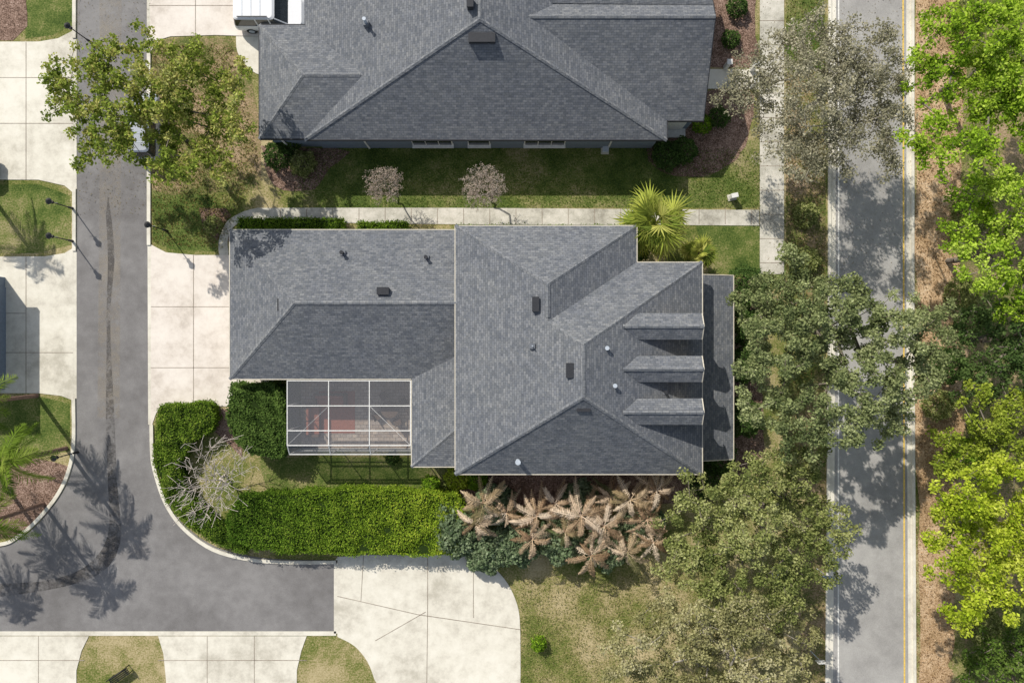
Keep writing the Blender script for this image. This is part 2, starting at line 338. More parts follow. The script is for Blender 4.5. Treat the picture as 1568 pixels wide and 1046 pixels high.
# upper hip cap only where it stands clear of the north wing
hc=lambda t:(cx0+(r1[0]-cx0)*t, cy1+(r1[1]-cy1)*t, zB+3.0*t)
cap(cp,hc(.76),r1); cap(cp,(cx1,cy1,zB),r1)
e0=(2.10,-4.0,7.16); e1=(2.10,3.36,7.16)
hip(rf,cp,fa,cx0,7.7,-7.9,7.13,e0,e1,zB,-.006,'NW','cd')
fascia(fa,[(7.7,7.13,zB),(7.7,4.9,zB)]); fascia(fa,[(7.7,4.88,zB),(cx1,4.88,zB)])
cap(cp,(2.10,1.4,7.16),e1)
slope=(7.95-zB)/(cx1-r0[0])
def roofz(x): return zB+(cx1-x)*slope
for py in (500,565,630):
    xr=W(953,py,6.9)[0]; zrg=roofz(xr)+.05; yc=W(950,py,6.6)[1]; xe=W(1064,py,6.0)[0]; hw=.78; dz=.42
    xv=cx1-(zrg-dz-zB)/slope
    roof_face(rf,[(xr,yc,zrg),(xe+.25,yc,zrg),(xe+.25,yc+hw,zrg-dz),(xv,yc+hw,zrg-dz)])
    roof_face(rf,[(xr,yc,zrg),(xv,yc-hw,zrg-dz),(xe+.25,yc-hw,zrg-dz),(xe+.25,yc,zrg)])
    cap(cp,(xr,yc,zrg),(xe+.25,yc,zrg),.12)
    fascia(fa,[(xe+.25,yc-hw,zrg-dz),(xe+.25,yc,zrg),(xe+.25,yc+hw,zrg-dz)],h=.15)
    zb=roofz(xe)-.1; w2=hw-.15
    wl.face([(xe,yc-w2,zb),(xe,yc+w2,zb),(xe,yc+w2,zrg-dz),(xe,yc,zrg-.03),(xe,yc-w2,zrg-dz)])
    for s in (-1,1): wl.face([(xe,yc+s*w2,zb),(xe,yc+s*w2,zrg-dz),(xv,yc+s*w2,zrg-dz-.02)])
    wn.box(xe,xe+.05,yc-.4,yc+.4,zb+.3,zrg-dz-.03,1); wn.box(xe+.05,xe+.06,yc-.33,yc+.33,zb+.36,zrg-dz-.1,0)
px0=11.5; px1=14.3; py0,py1=-7.6,4.26
roof_face(rf,[(px0,py0,3.7),(px1,py0,2.95),(px1,py1,2.95),(px0,py1,3.7)])
fascia(fa,[(px0,py0,3.7),(px1,py0,2.95),(px1,py1,2.95),(px0,py1,3.7)])
for k in range(5):
    y=py0+.4+k*(py1-py0-.8)/4; wl.box(13.9,14.1,y-.1,y+.1,0,2.9)
wl.box(11.4,14.2,py0+.2,py1-.2,0,.16)
wl.box(-17.8,-3.2,-2.0,6.8,0,3.0); wl.box(-6.1,-3.2,-7.7,-2.0,0,2.98)
wl.box(-3.2,11.35,-7.8,4.5,0,zB-.05); wl.box(-3.1,7.3,4.5,6.75,0,zB-.06)
for x in (-2,2,6,9.5): wn.box(x-.7,x+.7,-7.86,-7.8,1,2.6,1); wn.box(x-.6,x+.6,-7.88,-7.86,1.1,2.5,0)
for x in (-15,-11,-7,0,4): 
    yy=6.8 if x<-4 else 6.75
    wn.box(x-.6,x+.6,yy,yy+.05,1,2.4,1); wn.box(x-.5,x+.5,yy+.05,yy+.07,1.1,2.3,0)
wn.box(-17.86,-17.8,-1.0,5.0,0,2.4,1)
for k in range(1,4): wn.box(-17.875,-17.86,-1.0,5.0,k*.6-.02,k*.6,0)
for y in (-6,-3.5,2.5): wn.box(11.35,11.4,y-.6,y+.6,.9,2.5,1); wn.box(11.4,11.42,y-.5,y+.5,1,2.4,0)
wn.box(11.35,11.42,-.9,.2,.16,2.4,2)
for q in ((587,446,4.75),(431,467,4.3)): boxvent(vt,*q,n=2 if q[0]==587 else 1,w=.75 if q[0]==587 else .38,d=.4 if q[0]==587 else .7)
for q in ((820,466,6.95),(872,567,7.6)): boxvent(vt,*q,w=.42,d=.8)
boxvent(vt,893,624,7.35,w=.8,n=2)
pipe(vt,525,388,3.8,.10,.35); pipe(vt,653,395,3.9,.10,.35); pipe(pp,928,533,7.2,.10); pipe(pp,940,590,7.0,.10); pipe(pp,793,705,5.5,.13,.6); pipe(pp,815,530,7.0,.03,.2);pipe(vt,1018,600,6.0,.08,.3)
rf.obj('roof',[SHING],hs);cp.obj('ridge_caps',[SHCAP],hs);fa.obj('fascia',[CREAM],hs);vt.obj('roof_vents',[VENT,FLASH],hs);pp.obj('vent_pipes',[PIPE,FLASH],hs)
wl.obj('walls',[WALLT],hs);wn.obj('windows',[GLASS,WHITE,WOOD],hs)
# neighbour house
hs=empty('neighbour_house'); rf=MB();cp=MB();fa=MB();vt=MB();pp=MB();wl=MB();wn=MB()
nA=W(735,30,6.45)
hip(rf,cp,fa,-13.4,10.0,12.97,36,nA,(nA[0],30,6.45),3,0,'SEN','ab')
cap(cp,nA,(nA[0],30,6.45))
hip(rf,cp,fa,-16.3,-3,13.03,20.4,(-13.1,16.7,4.22),(-6,16.7,4.22),3.0,.006,'NSW','ad'); cap(cp,(-13.1,16.7,4.22),(-9.5,16.7,4.22))
ry=19.7; rz=5.6
roof_face(rf,[(0,14.2,3.003),(12.35,14.2,3.003),(12.35,ry,rz),(0,ry,rz)]); roof_face(rf,[(0,ry,rz),(12.35,ry,rz),(12.35,25.2,3.003),(0,25.2,3.003)])
cap(cp,(1.0,ry,rz),(12.35,ry,rz)); fascia(fa,[(10,14.2,3),(12.35,14.2,3),(12.35,ry,rz),(12.35,25.2,3)])
roof_face(rf,[(1,ry+1,5.2),(2,24,6.2),(11,24,5.8),(12.3,ry+.9,5.2)])
wl.box(-16.0,-12.9,13.4,20.1,0,2.95);wl.box(-13.0,9.6,13.3,30,0,2.96);wl.box(9.6,12.0,14.6,24,0,2.94)
wl.face([(12.0,14.6,2.94),(12.0,24.6,2.94),(12.0,ry,rz-.1)])
for x0,x1 in ((630,692),(716,750),(803,866)):
    a=W(x0,220,1.9)[0]; b=W(x1,220,1.9)[0]
    wn.box(a,b,13.2,13.3,1.1,2.5,1)
    nn=3 if x1-x0>40 else 1
    for k in range(nn):
        c=a+.06+(b-a-.06)*k/nn; d=a+(b-a-.06)*(k+1)/nn; wn.box(c,d,13.17,13.2,1.2,2.4,0)
    wn.box(a-.05,b+.05,13.0,13.3,1.02,1.1,1)
for x in (-15.2,-9.8,6.6): wn.box(x-.05,x+.05,13.24,13.3,0,2.9,1)
wn.box(10.2,11.6,14.5,14.6,0,2.3,1); wn.box(10.0,11.9,14.0,14.6,.0,.15,1)
boxvent(vt,738,60,5.95,w=1.6,d=.5,n=4); boxvent(vt,720,5,6.6,w=.4,d=.6)
pipe(pp,560,35,4.7,.09,.45)
for n,mb,ms in (('roof',rf,[SHING]),('ridge_caps',cp,[SHCAP]),('fascia',fa,[VENT]),('roof_vents',vt,[VENT,FLASH]),('vent_pipes',pp,[PIPE,FLASH]),('walls',wl,[WALLB]),('windows',wn,[GLASS,WHITE])): mb.obj(n,ms,hs)
# house at the left edge
hs=empty('west_house'); rf=MB();cp=MB();fa=MB();wl=MB();wn=MB()
x1=W(9,425)[0]; y0=W(8,596)[1]; y1=W(8,425)[1]
hip(rf,cp,fa,-50,x1+.4,y0-.4,y1+.4,(-46,.5,4.5),(-38,.5,4.5),2.8,0,'NESW','abcdr')
wl.box(-49.6,x1,y0,y1,0,2.75); wn.box(x1,x1+.06,y0+.7,y1-.7,0,2.3,1)
for n,mb,ms in (('roof',rf,[SHING]),('ridge_caps',cp,[SHCAP]),('fascia',fa,[CREAM]),('walls',wl,[WALLB]),('garage_door',wn,[GLASS,WALLB])): mb.obj(n,ms,hs)
# ---------------------------------------------------------------- pool cage
cg=empty('screen_enclosure'); fr=MB(); sn=MB(); fl=MB()
X0,X1,Y0,Y1=-14.5,-6.55,-7.35,-2.5; YT=Y0+.65; zt=2.95; ze=2.5
fl.face([(X0,Y0,.05),(X1+.4,Y0,.05),(X1+.4,Y1+.4,.05),(X0,Y1+.4,.05)])
sn.face([(X0,YT,zt),(X1,YT,zt),(X1,Y1,zt),(X0,Y1,zt)]); sn.face([(X0,Y0,ze),(X1,Y0,ze),(X1,YT,zt),(X0,YT,zt)])
sn.face([(X0,Y0,0),(X1,Y0,0),(X1,Y0,ze),(X0,Y0,ze)]); sn.face([(X0,Y0,0),(X0,Y0,ze),(X0,YT,zt),(X0,Y1,zt),(X0,Y1,0)])
t=.055
xs=[X0,X0+2.67,X0+5.3,X1]
for i,x in enumerate(xs):
    fr.box(x-t/2,x+t/2,YT,Y1,zt-.08,zt+.03); fr.obox((x,Y0,ze),(x,YT,zt),t,-.08,.03); fr.box(x-t/2,x+t/2,Y0-t/2,Y0+t/2,0,ze)
for y,z in ((YT,zt),(Y0,ze),(-4.15,zt),(-5.75,zt),(Y1-.03,zt)): fr.box(X0,X1,y-t/2,y+t/2,z-.083,z+.034)
for z in (.06,.95,): fr.box(X0,X1,Y0-.03,Y0+.03,z,z+.06)
for y in (-5.75,-4.15): fr.box(X0-.03,X0+.03,y-.03,y+.03,0,zt-.09)
fr.tube((xs[0],YT,zt-.02),(xs[1],-4.15,zt-.02),.012,.012,5); fr.tube((xs[2],-4.15,zt),(xs[3],YT,zt),.012,.012,5)
fr.obj('frame',[WHITE],cg);sn.obj('screen',[SCREEN],cg);fl.obj('paver_floor',[PAVER],cg)
def sofa(x,y,rot):
    e=empty('outdoor_sofa',(x,y,0)); e.rotation_euler[2]=rot
    a=MB(); a.box(-1.1,1.1,-.45,.45,.08,.26); a.box(-1.1,-.95,-.45,.45,.26,.62); a.box(.95,1.1,-.45,.45,.26,.62); a.box(-.95,.95,.33,.45,.26,.8)
    for sx in (-1.05,1.05):
        for sy in (-.4,.4): a.box(sx-.04,sx+.04,sy-.04,sy+.04,.05,.08)
    a.obj('frame',[WOOD],e,.015)
    c=MB()
    for k in range(2): c.box(-.94+k*.95,-.02+k*.95,-.44,.18,.262,.43); c.box(-.93+k*.95,-.03+k*.95,.16,.325,.435,.85)
    c.obj('cushions',[RED],e,.04)
sofa(-12.4,-4.0,0)
sofa(-13.6,-5.4,math.pi/2)
rg=MB(); rg.box(-13.3,-10.8,-6.3,-3.4,.052,.065); rg.obj('red_patio_rug',[RED])
tb=empty('patio_table',(-8.3,-4.6,0)); a=MB(); a.tube((0,0,.7),(0,0,.74),.6,.6,24); a.tube((0,0,.05),(0,0,.7),.05,.05); a.tube((0,0,.05),(0,0,.08),.3,.3,16); a.obj('top_and_pedestal',[WOOD],tb)
for k in range(4):
    an=k*math.pi/2+.5; e=empty('patio_chair',(-8.3+1.0*math.cos(an),-4.6+1.0*math.sin(an),0)); e.rotation_euler[2]=an-math.pi/2
    a=MB(); a.box(-.25,.25,-.25,.25,.42,.47); a.box(-.25,.25,.21,.25,.47,.9)
    for sx in (-.22,.22):
        for sy in (-.22,.22): a.box(sx-.02,sx+.02,sy-.02,sy+.02,.05,.42)
    a.obj('seat_back_legs',[WOOD],e,.01)
# ---------------------------------------------------------------- street lamp etc
def lamp(px,py,h=2.6):
    x,y,_=W(px,py); e=empty('street_lamp',(x,y,0)); a=MB()
    a.tube((0,0,0),(0,0,.5),.10,.07,12); a.tube((0,0,.5),(0,0,h-.45),.04,.035,10); a.tube((0,0,h-.45),(0,0,h-.4),.12,.12,12)
    a.tube((0,0,h-.4),(0,0,h-.08),.10,.17,8,1); a.tube((0,0,h-.08),(0,0,h+.1),.22,.06,10); a.tube((0,0,h+.1),(0,0,h+.2),.02,.02,6)
    a.tube((-.25,0,h-.6),(.25,0,h-.6),.015,.015,6)
    a.obj('post_and_lantern',[BLACK,GLASS],e)
for q in ((113,320),(113,370),(256,354),(140,66),(120,692)): lamp(*q)
def car(name,x,y,rot,paint,L_=4.7,Wd=1.88):
    e=empty(name,(x,y,0)); e.rotation_euler[2]=rot
    hw=Wd/2; b=MB()
    def outline(l0,l1,w,r=.35,n=5):
        pts=[]
        for cx,cy,a0 in ((l1-r,w-r,0),(l0+r,w-r,90),(l0+r,-w+r,180),(l1-r,-w+r,270)):
            for k in range(n+1):
                t=math.radians(a0+90*k/n); pts.append((cx+r*math.cos(t),cy+r*math.sin(t)))
        return pts
    lv=[(-L_/2+.1,L_/2-.15,hw-.08,.28),(-L_/2,L_/2,hw,.5),(-L_/2+.02,L_/2-.05,hw,.75),(-L_/2+.1,L_/2-.35,hw-.06,.98)]
    rings=[[(p[0],p[1],z) for p in outline(l0,l1,w)] for l0,l1,w,z in lv]; n=len(rings[0])
    for i in range(len(rings)-1):
        for k in range(n): j=(k+1)%n; b.face([rings[i][k],rings[i][j],rings[i+1][j],rings[i+1][k]])
    b.face(rings[-1]); b.face(rings[0][::-1])
    c0=[(p[0],p[1],.98) for p in outline(-L_/2+.12,L_/2-1.25,hw-.08,.2)]; c1=[(p[0],p[1],1.62) for p in outline(-L_/2+.3,L_/2-1.95,hw-.2,.25)]
    for k in range(n): j=(k+1)%n; b.face([c0[k],c0[j],c1[j],c1[k]],1)
    r2=[(p[0],p[1],1.70) for p in outline(-L_/2+.4,L_/2-2.1,hw-.28,.25)]
    for k in range(n): j=(k+1)%n; b.face([c1[k],c1[j],r2[j],r2[k]])
    b.face(r2)
    for s in (-1,1):
        for xx in (-.75,.15): b.obox((xx,s*(hw-.08),.98),(xx-.02,s*(hw-.2),1.63),.08,-.01,.03)
        b.obox((L_/2-1.26,s*(hw-.2),.98),(L_/2-1.97,s*(hw-.28),1.62),.08,-.01,.04); b.box(.75,.95,min(s*hw,s*(hw+.2)),max(s*hw,s*(hw+.2)),1.0,1.15)
        b.obox((-L_/2+.6,s*(hw-.36),1.7),(L_/2-2.4,s*(hw-.36),1.7),.05,.04,.08,2)
        b.box(L_/2-.28,L_/2-.06,s*(hw-.35)-.2,s*(hw-.35)+.2,.62,.78,3)
        for xx in (-1.42,1.45):
            b.tube((xx,s*(hw-.22),.34),(xx,s*(hw+.01),.34),.34,.34,18,2); b.tube((xx,s*(hw+.01),.34),(xx,s*(hw+.02),.34),.2,.2,12,3)
    for k in range(3): b.box(-L_/2+.9+k*.6,-L_/2+.94+k*.6,-hw+.4,hw-.4,1.702,1.715,3)
    b.obj('body',[paint,GLASS,TIRE,PIPE],e)
car('parked_suv',-16.35,W(408,17,1)[1]-.1,0,CARW,5.0,2.05)
car('parked_car',*W(232,200)[:2],math.pi/2,CARS,4.5,1.8)
car('parked_car',W(-40,250)[0]-.3,W(0,255)[1]-.3,0,CARD,4.5,1.8)
def utilbox(name,px,py,w,d,h,mat,rot=0):
    x,y,_=W(px,py); e=empty(name,(x,y,0)); e.rotation_euler[2]=rot; a=MB(); a.box(-w/2-.1,w/2+.1,-d/2-.1,d/2+.1,0,.08,1); a.box(-w/2,w/2,-d/2,d/2,.08,h); a.box(-w/2-.03,w/2+.03,-d/2-.03,d/2+.03,h,h+.05); a.obj('cabinet',[mat,SIDEW],e,.02)
utilbox('utility_box',1120,303,.4,.25,.7,WHITE,.2)
utilbox('utility_box',1190,875,.6,.5,.8,UTIL)
utilbox('air_conditioner',926,231,.35,.35,.4,PIPE)
def sign(name,px,py,h=2.0,mat=BLUEC):
    x,y,_=W(px,py); e=empty(name,(x,y,0)); a=MB(); a.tube((0,0,0),(0,0,h),.03,.03,8); a.box(-.3,.3,-.015,.015,h-.55,h,1); a.obj('post_and_panel',[PIPE,mat],e)
sign('street_sign',1250,870); sign('street_sign',1240,995,2.0,WHITE)
for x,y in ((1110,105),(1112,133),(1150,108),(1150,134)):
    a,b,_=W(x,y); pc=MB(); pc.box(a-.13,a+.13,b-.13,b+.13,0,1.0); pc.box(a-.18,a+.18,b-.18,b+.18,1.0,1.07); pc.obj('gate_pillar',[WHITE],None,.01)
bn=empty('garden_bench',(*W(190,1030)[:2],0)); bn.rotation_euler[2]=.6
a=MB()
for k in range(4): a.box(-.7,.7,-.22+k*.12,-.13+k*.12,.43,.46)
for k in range(3): a.box(-.7,.7,.27,.3,.55+k*.13,.64+k*.13)
for s in (-.62,.62): a.box(s-.03,s+.03,-.22,-.16,0,.43); a.box(s-.03,s+.03,.24,.3,0,.9); a.box(s-.03,s+.03,-.22,.3,.6,.63)
a.obj('slats_and_legs',[BLACK],bn)
# ---------------------------------------------------------------- vegetation
def fast_mesh(name,V,F4,cols,mats,midx=None):
    me=bpy.data.meshes.new(name); nv=len(V); nf=len(F4)
    me.vertices.add(nv); me.vertices.foreach_set('co',np.asarray(V,np.float32).ravel())
    me.loops.add(nf*4); me.loops.foreach_set('vertex_index',np.asarray(F4,np.int32).ravel())
    me.polygons.add(nf); me.polygons.foreach_set('loop_start',np.arange(nf,dtype=np.int32)*4)
    try: me.polygons.foreach_set('loop_total',np.full(nf,4,np.int32))
    except Exception: pass
    for m in mats: me.materials.append(m)
    if midx is not None: me.polygons.foreach_set('material_index',midx.astype(np.int32))
    if cols is not None:
        at=me.attributes.new('Col','FLOAT_COLOR','POINT'); at.data.foreach_set('color',np.asarray(cols,np.float32).ravel())
    me.update(calc_edges=True); me.validate()
    return me
def leaves(rng,cent,per,spread,size,pal,flatz=.7,up=.5,asp=.6,cvar=1.0,clump=None):
    K=len(cent); pal=np.array(pal,float)
    n=K*per
    c=np.repeat(cent,per,0); off=rng.normal(size=(n,3)); off/=np.linalg.norm(off,axis=1,keepdims=True)
    off*= (rng.random((n,1))**.5)*spread*np.array([1,1,flatz]); p=c+off
    nrm=rng.normal(size=(n,3)); nrm[:,2]=np.abs(nrm[:,2])+up; nrm/=np.linalg.norm(nrm,axis=1,keepdims=True)
    r=rng.normal(size=(n,3)); u=np.cross(nrm,r); u/=np.linalg.norm(u,axis=1,keepdims=True); v=np.cross(nrm,u)
    s=size*(.6+.8*rng.random((n,1))); u=u*s*.5; v=v*s*.5*asp
    V=np.stack([p-u,p+v,p+u,p-v],1).reshape(-1,3)
    kk=rng.random(K) if clump is None else .5*rng.random(K)+.5*clump
    cl=np.repeat(kk,per); t=np.clip(.5+cvar*(cl-.5)*.9+rng.normal(size=n)*.2,0,.999)*(len(pal)-1)
    i=t.astype(int); f=(t-i)[:,None]; cc=pal[i]*(1-f)+pal[np.minimum(i+1,len(pal)-1)]*f
    cc=cc*(.8+.4*rng.random((n,1)))
    C=np.concatenate([cc,np.ones((n,1))],1); return V,np.repeat(C,4,0)
def tubes(P0,P1,R0,R1,n=5):
    d=P1-P0; l=np.linalg.norm(d,axis=1,keepdims=True)+1e-9; d=d/l
    ref=np.where(np.abs(d[:,2:3])>.9,np.array([[1.,0,0]]),np.array([[0,0,1.]])); a=np.cross(d,ref); a/=np.linalg.norm(a,axis=1,keepdims=True); b=np.cross(d,a)
    t=2*np.pi*np.arange(n)/n; ca=np.cos(t)[None,:,None]; sa=np.sin(t)[None,:,None]
    ring=a[:,None,:]*ca+b[:,None,:]*sa
    A=P0[:,None,:]+ring*R0[:,None,None]; B=P1[:,None,:]+ring*R1[:,None,None]
    V=np.concatenate([A,B],1).reshape(-1,3); E=len(P0); base=(np.arange(E)*2*n)[:,None]; k=np.arange(n)[None,:]; j=(k+1)%n
    F=np.stack([base+k,base+j,base+n+j,base+n+k],2).reshape(-1,4); return V,F
def grow(rng,base,top,targets,r0,rmin=.012,step=.9,jit=.12,power=.5,depw=.12):
    nodes=[np.array(base,float)]; par=[-1]; nt=5
    for k in range(1,nt+1):
        f=k/nt; p=np.array(base)*(1-f)+np.array(top)*f+np.append(rng.normal(size=2)*.08,0); nodes.append(p); par.append(len(nodes)-2)
    o=np.argsort(np.linalg.norm(targets-np.array(top),axis=1))
    if depw>.3: o=rng.permutation(len(targets))
    arr=np.zeros((len(targets)*9+20,3)); arr[:len(nodes)]=nodes; cnt=len(nodes)
    dep=np.zeros(len(arr))
    for t in targets[o]:
        lo=nt-1
        dd=np.linalg.norm(arr[lo:cnt]-t,axis=1)+depw*dep[lo:cnt]; i=lo+int(np.argmin(dd)); p=arr[i].copy(); d=np.linalg.norm(t-p); k=min(8,max(1,int(d/step)))
        pr=i
        for s in range(1,k+1):
            if cnt>=len(arr): break
            q=p+(t-p)*s/k
            if s<k: q=q+rng.normal(size=3)*jit*min(1,d/2)
            arr[cnt]=q; par.append(pr); dep[cnt]=dep[pr]+d/k; pr=cnt; cnt+=1
    arr=arr[:cnt]; par=np.array(par); w=np.zeros(cnt)
    for i in range(cnt-1,0,-1):
        if w[i]==0: w[i]=1
        w[par[i]]+=w[i]
    w[0]=w[1]
    r=np.maximum(rmin,r0*(w/w[1])**power)
    idx=np.arange(1,cnt)
    V,F=tubes(arr[par[idx]],arr[idx],np.minimum(r[par[idx]],r[idx]*1.5),r[idx]); return V,F
def tree(name,seed,base,lobes,height,pal,r0=.25,leaf=.20,per=55,dens=1.6,spread=.5,bark=BARK,cvar=1.,trunk_f=.35,thick=.45,step=.9,asp=.6,power=.5,rmin=.012,jit=.12,depw=.12):
    rng=np.random.default_rng(seed); T=[];CL=[]
    for l in lobes:
        z=l[3] if len(l)>3 else height*(.66+.28*rng.random())
        x,y,_=W(l[0],l[1],z); R=l[2]*S*(H-z)/H
        n=max(3,int(dens*math.pi*R*R))
        d=rng.normal(size=(n,3)); d/=np.linalg.norm(d,axis=1,keepdims=True); d[:,2]=np.where(d[:,2]<-.3,-d[:,2],d[:,2])
        rr=(.35+.65*rng.random((n,1))**.6)*(.8+.4*rng.random((n,1)))
        T.append(np.array([x,y,z])+d*rr*R*np.array([1,1,thick])); CL.append(np.full(n,rng.random()))
    T=np.concatenate(T); CL=np.concatenate(CL); bx,by,_=W(*base)
    c=T.mean(0); top=np.array([bx+(c[0]-bx)*.25,by+(c[1]-by)*.25,height*trunk_f])
    sub=T if len(T)<800 else T[rng.permutation(len(T))[:800]]
    V,F=grow(rng,(bx,by,-.05),top,sub,r0,rmin=rmin,step=step,power=power,jit=jit,depw=depw)
    nb=len(F); C=np.ones((len(V),4))*.3
    mi=np.zeros(nb,int)
    if per>0:
        LV,LC=leaves(rng,T,per,spread,leaf,pal,cvar=cvar,asp=asp,clump=CL); LF=np.arange(len(LV)).reshape(-1,4)+len(V)
        V=np.concatenate([V,LV]); F=np.concatenate([F,LF]); C=np.concatenate([C,LC]); mi=np.concatenate([mi,np.ones(len(LF),int)])
    me=fast_mesh(name,V,F,C,[bark,LEAF],mi); o=bpy.data.objects.new(name,me); col.objects.link(o); return o
OLIVE=[(.11,.14,.04),(.20,.235,.07),(.31,.335,.11),(.43,.44,.19)]
OAK=[(.11,.145,.055),(.20,.235,.095),(.295,.335,.14),(.41,.44,.22)]
PALEO=[(.18,.18,.075),(.31,.30,.13),(.43,.405,.20),(.53,.49,.29)]
GREY=[(.19,.185,.115),(.29,.275,.175),(.39,.365,.245),(.50,.465,.34)]
LIME=[(.13,.23,.018),(.24,.38,.028),(.36,.50,.045),(.48,.60,.10)]
YLIME=[(.20,.28,.018),(.33,.42,.028),(.47,.54,.05),(.58,.62,.11)]
YOL=[(.13,.18,.03),(.22,.29,.045),(.34,.41,.075),(.40,.36,.11),(.50,.52,.17)]
DKG=[(.035,.07,.018),(.075,.13,.032),(.13,.20,.055)]
HEDG=[(.07,.14,.012),(.13,.24,.018),(.20,.34,.026),(.32,.44,.045)]
tree('oak_tree',1,(285,215),[(130,130,60),(190,95,55),(250,120,60),(310,150,60),(350,170,45),(170,190,60),(230,210,65),(300,220,60),(140,230,35),(270,265,40),(215,60,28),(90,120,28),(360,110,25),(240,165,50),(85,160,22),(290,90,30),(330,250,30)],8.5,YOL,.16,.19,62,2.3,.42,cvar=1.4)
tree('sparse_oak_tree',2,(1215,185),[(1150,130,45),(1210,90,50),(1270,60,45),(1330,90,55),(1250,150,60),(1320,170,55),(1190,200,45),(1270,230,55),(1350,240,35),(1365,130,35),(1130,150,30),(1370,180,30),(1300,120,45),(1225,250,35)],8.5,GREY,.15,.14,62,4.0,.48,bark=BARKL,cvar=1.2,power=.52,rmin=.014)
tree('oak_tree',3,(1225,500),[(1160,460,45),(1215,450,55),(1270,470,55),(1320,500,55),(1380,500,50),(1425,520,40),(1190,530,60),(1250,560,65),(1320,580,65),(1390,590,50),(1170,620,45),(1230,640,55),(1290,660,40),(1350,640,40),(1150,560,30),(1440,480,25),(1300,440,30),(1215,400,25),(1165,510,35),(1420,560,35)],9,OAK,.2,.17,96,2.6,.42,cvar=1.2)
tree('oak_tree',4,(1130,745),[(1150,730,45),(1200,720,45),(1100,770,50),(1060,810,50),(1150,800,60),(1220,790,60),(1280,810,40),(1040,860,40),(1100,870,50),(1180,870,55),(1250,860,45),(1200,920,40),(1070,760,40),(1230,700,35),(1120,920,40)],7.5,OLIVE,.2,.16,88,2.6,.42,cvar=1.2)
tree('oak_tree',5,(1070,945),[(960,985,40),(1020,950,50),(1080,960,60),(1150,950,55),(1210,980,50),(1000,1020,50),(1090,1030,60),(1170,1040,60),(1050,1080,60),(1130,1110,70),(1220,1060,40),(935,1030,25)],7.5,PALEO,.16,.16,76,2.6,.42,bark=BARKL,cvar=1.3)
tree('sweetgum_tree',6,(1440,140),[(1450,60,50),(1510,40,60),(1560,90,60),(1430,130,45),(1490,150,60),(1550,190,60),(1420,210,45),(1480,240,50),(1540,280,50),(1580,30,50),(1600,150,60),(1500,95,45),(1400,90,20),(1530,130,50)],10,LIME,.2,.19,76,2.2,.46,cvar=1.3)
tree('sweetgum_tree',7,(1450,400),[(1470,350,35),(1520,340,50),(1570,370,60),(1500,410,50),(1560,430,55),(1620,400,60),(1475,300,30)],9,LIME,.2,.18,76,2.2,.46,cvar=1.3)
tree('evergreen_oak_tree',8,(1490,515),[(1490,500,40),(1540,490,50),(1520,550,55),(1570,560,55),(1490,590,30),(1620,520,60)],7,[(.05,.09,.025),(.10,.16,.045),(.17,.24,.075)],.25,.17,80,2.4,.42)
tree('maple_tree',9,(1480,650),[(1510,630,45),(1560,640,55),(1440,690,35),(1490,690,50),(1550,710,55),(1610,660,60)],7,[(.16,.22,.03),(.28,.35,.04),(.42,.47,.08)],.2,.18,74,2.2,.45)
tree('maple_tree',10,(1455,800),[(1480,750,50),(1540,750,60),(1450,800,40),(1510,820,65),(1570,830,60),(1450,860,40),(1500,890,55),(1560,900,55),(1480,935,35),(1620,800,70)],9.5,YLIME,.2,.19,80,2.2,.46,cvar=1.3)
tree('evergreen_oak_tree',11,(1500,975),[(1490,1000,35),(1540,980,40),(1580,960,45),(1520,1040,50),(1590,1040,50),(1550,1100,60)],5,[(.06,.11,.02),(.12,.19,.035),(.20,.28,.06)],.2,.18,62,2.2,.42)
CM=[(.30,.23,.17),(.42,.34,.27),(.52,.44,.37)]
tree('crepe_myrtle',21,(606,298),[(588,284,30,2.6)],2.8,CM,.05,.07,10,60,.16,bark=BARKL,trunk_f=.3,thick=.6,step=.4,rmin=.007)
tree('crepe_myrtle',22,(750,302),[(741,288,34,3.0)],3.2,CM,.06,.07,10,60,.16,bark=BARKL,trunk_f=.3,thick=.6,step=.4,rmin=.007)
tree('bare_tree',23,(345,730),[(325,735,68,3.4),(300,765,45,3.0),(350,700,38,3.2),(325,735,35,3.8)],4.2,OLIVE,.06,.1,0,26,.2,bark=BARKW,trunk_f=.22,thick=.5,step=.6,rmin=.012,power=.38,jit=.04,depw=.55)
def inside(poly,P):
    x,y=P[:,0],P[:,1]; r=np.zeros(len(P),bool); n=len(poly)
    for i in range(n):
        x0,y0=poly[i]; x1,y1=poly[(i+1)%n]
        c=((y0>y)!=(y1>y))&(x<(x1-x0)*(y-y0)/(y1-y0+1e-12)+x0); r^=c
    return r
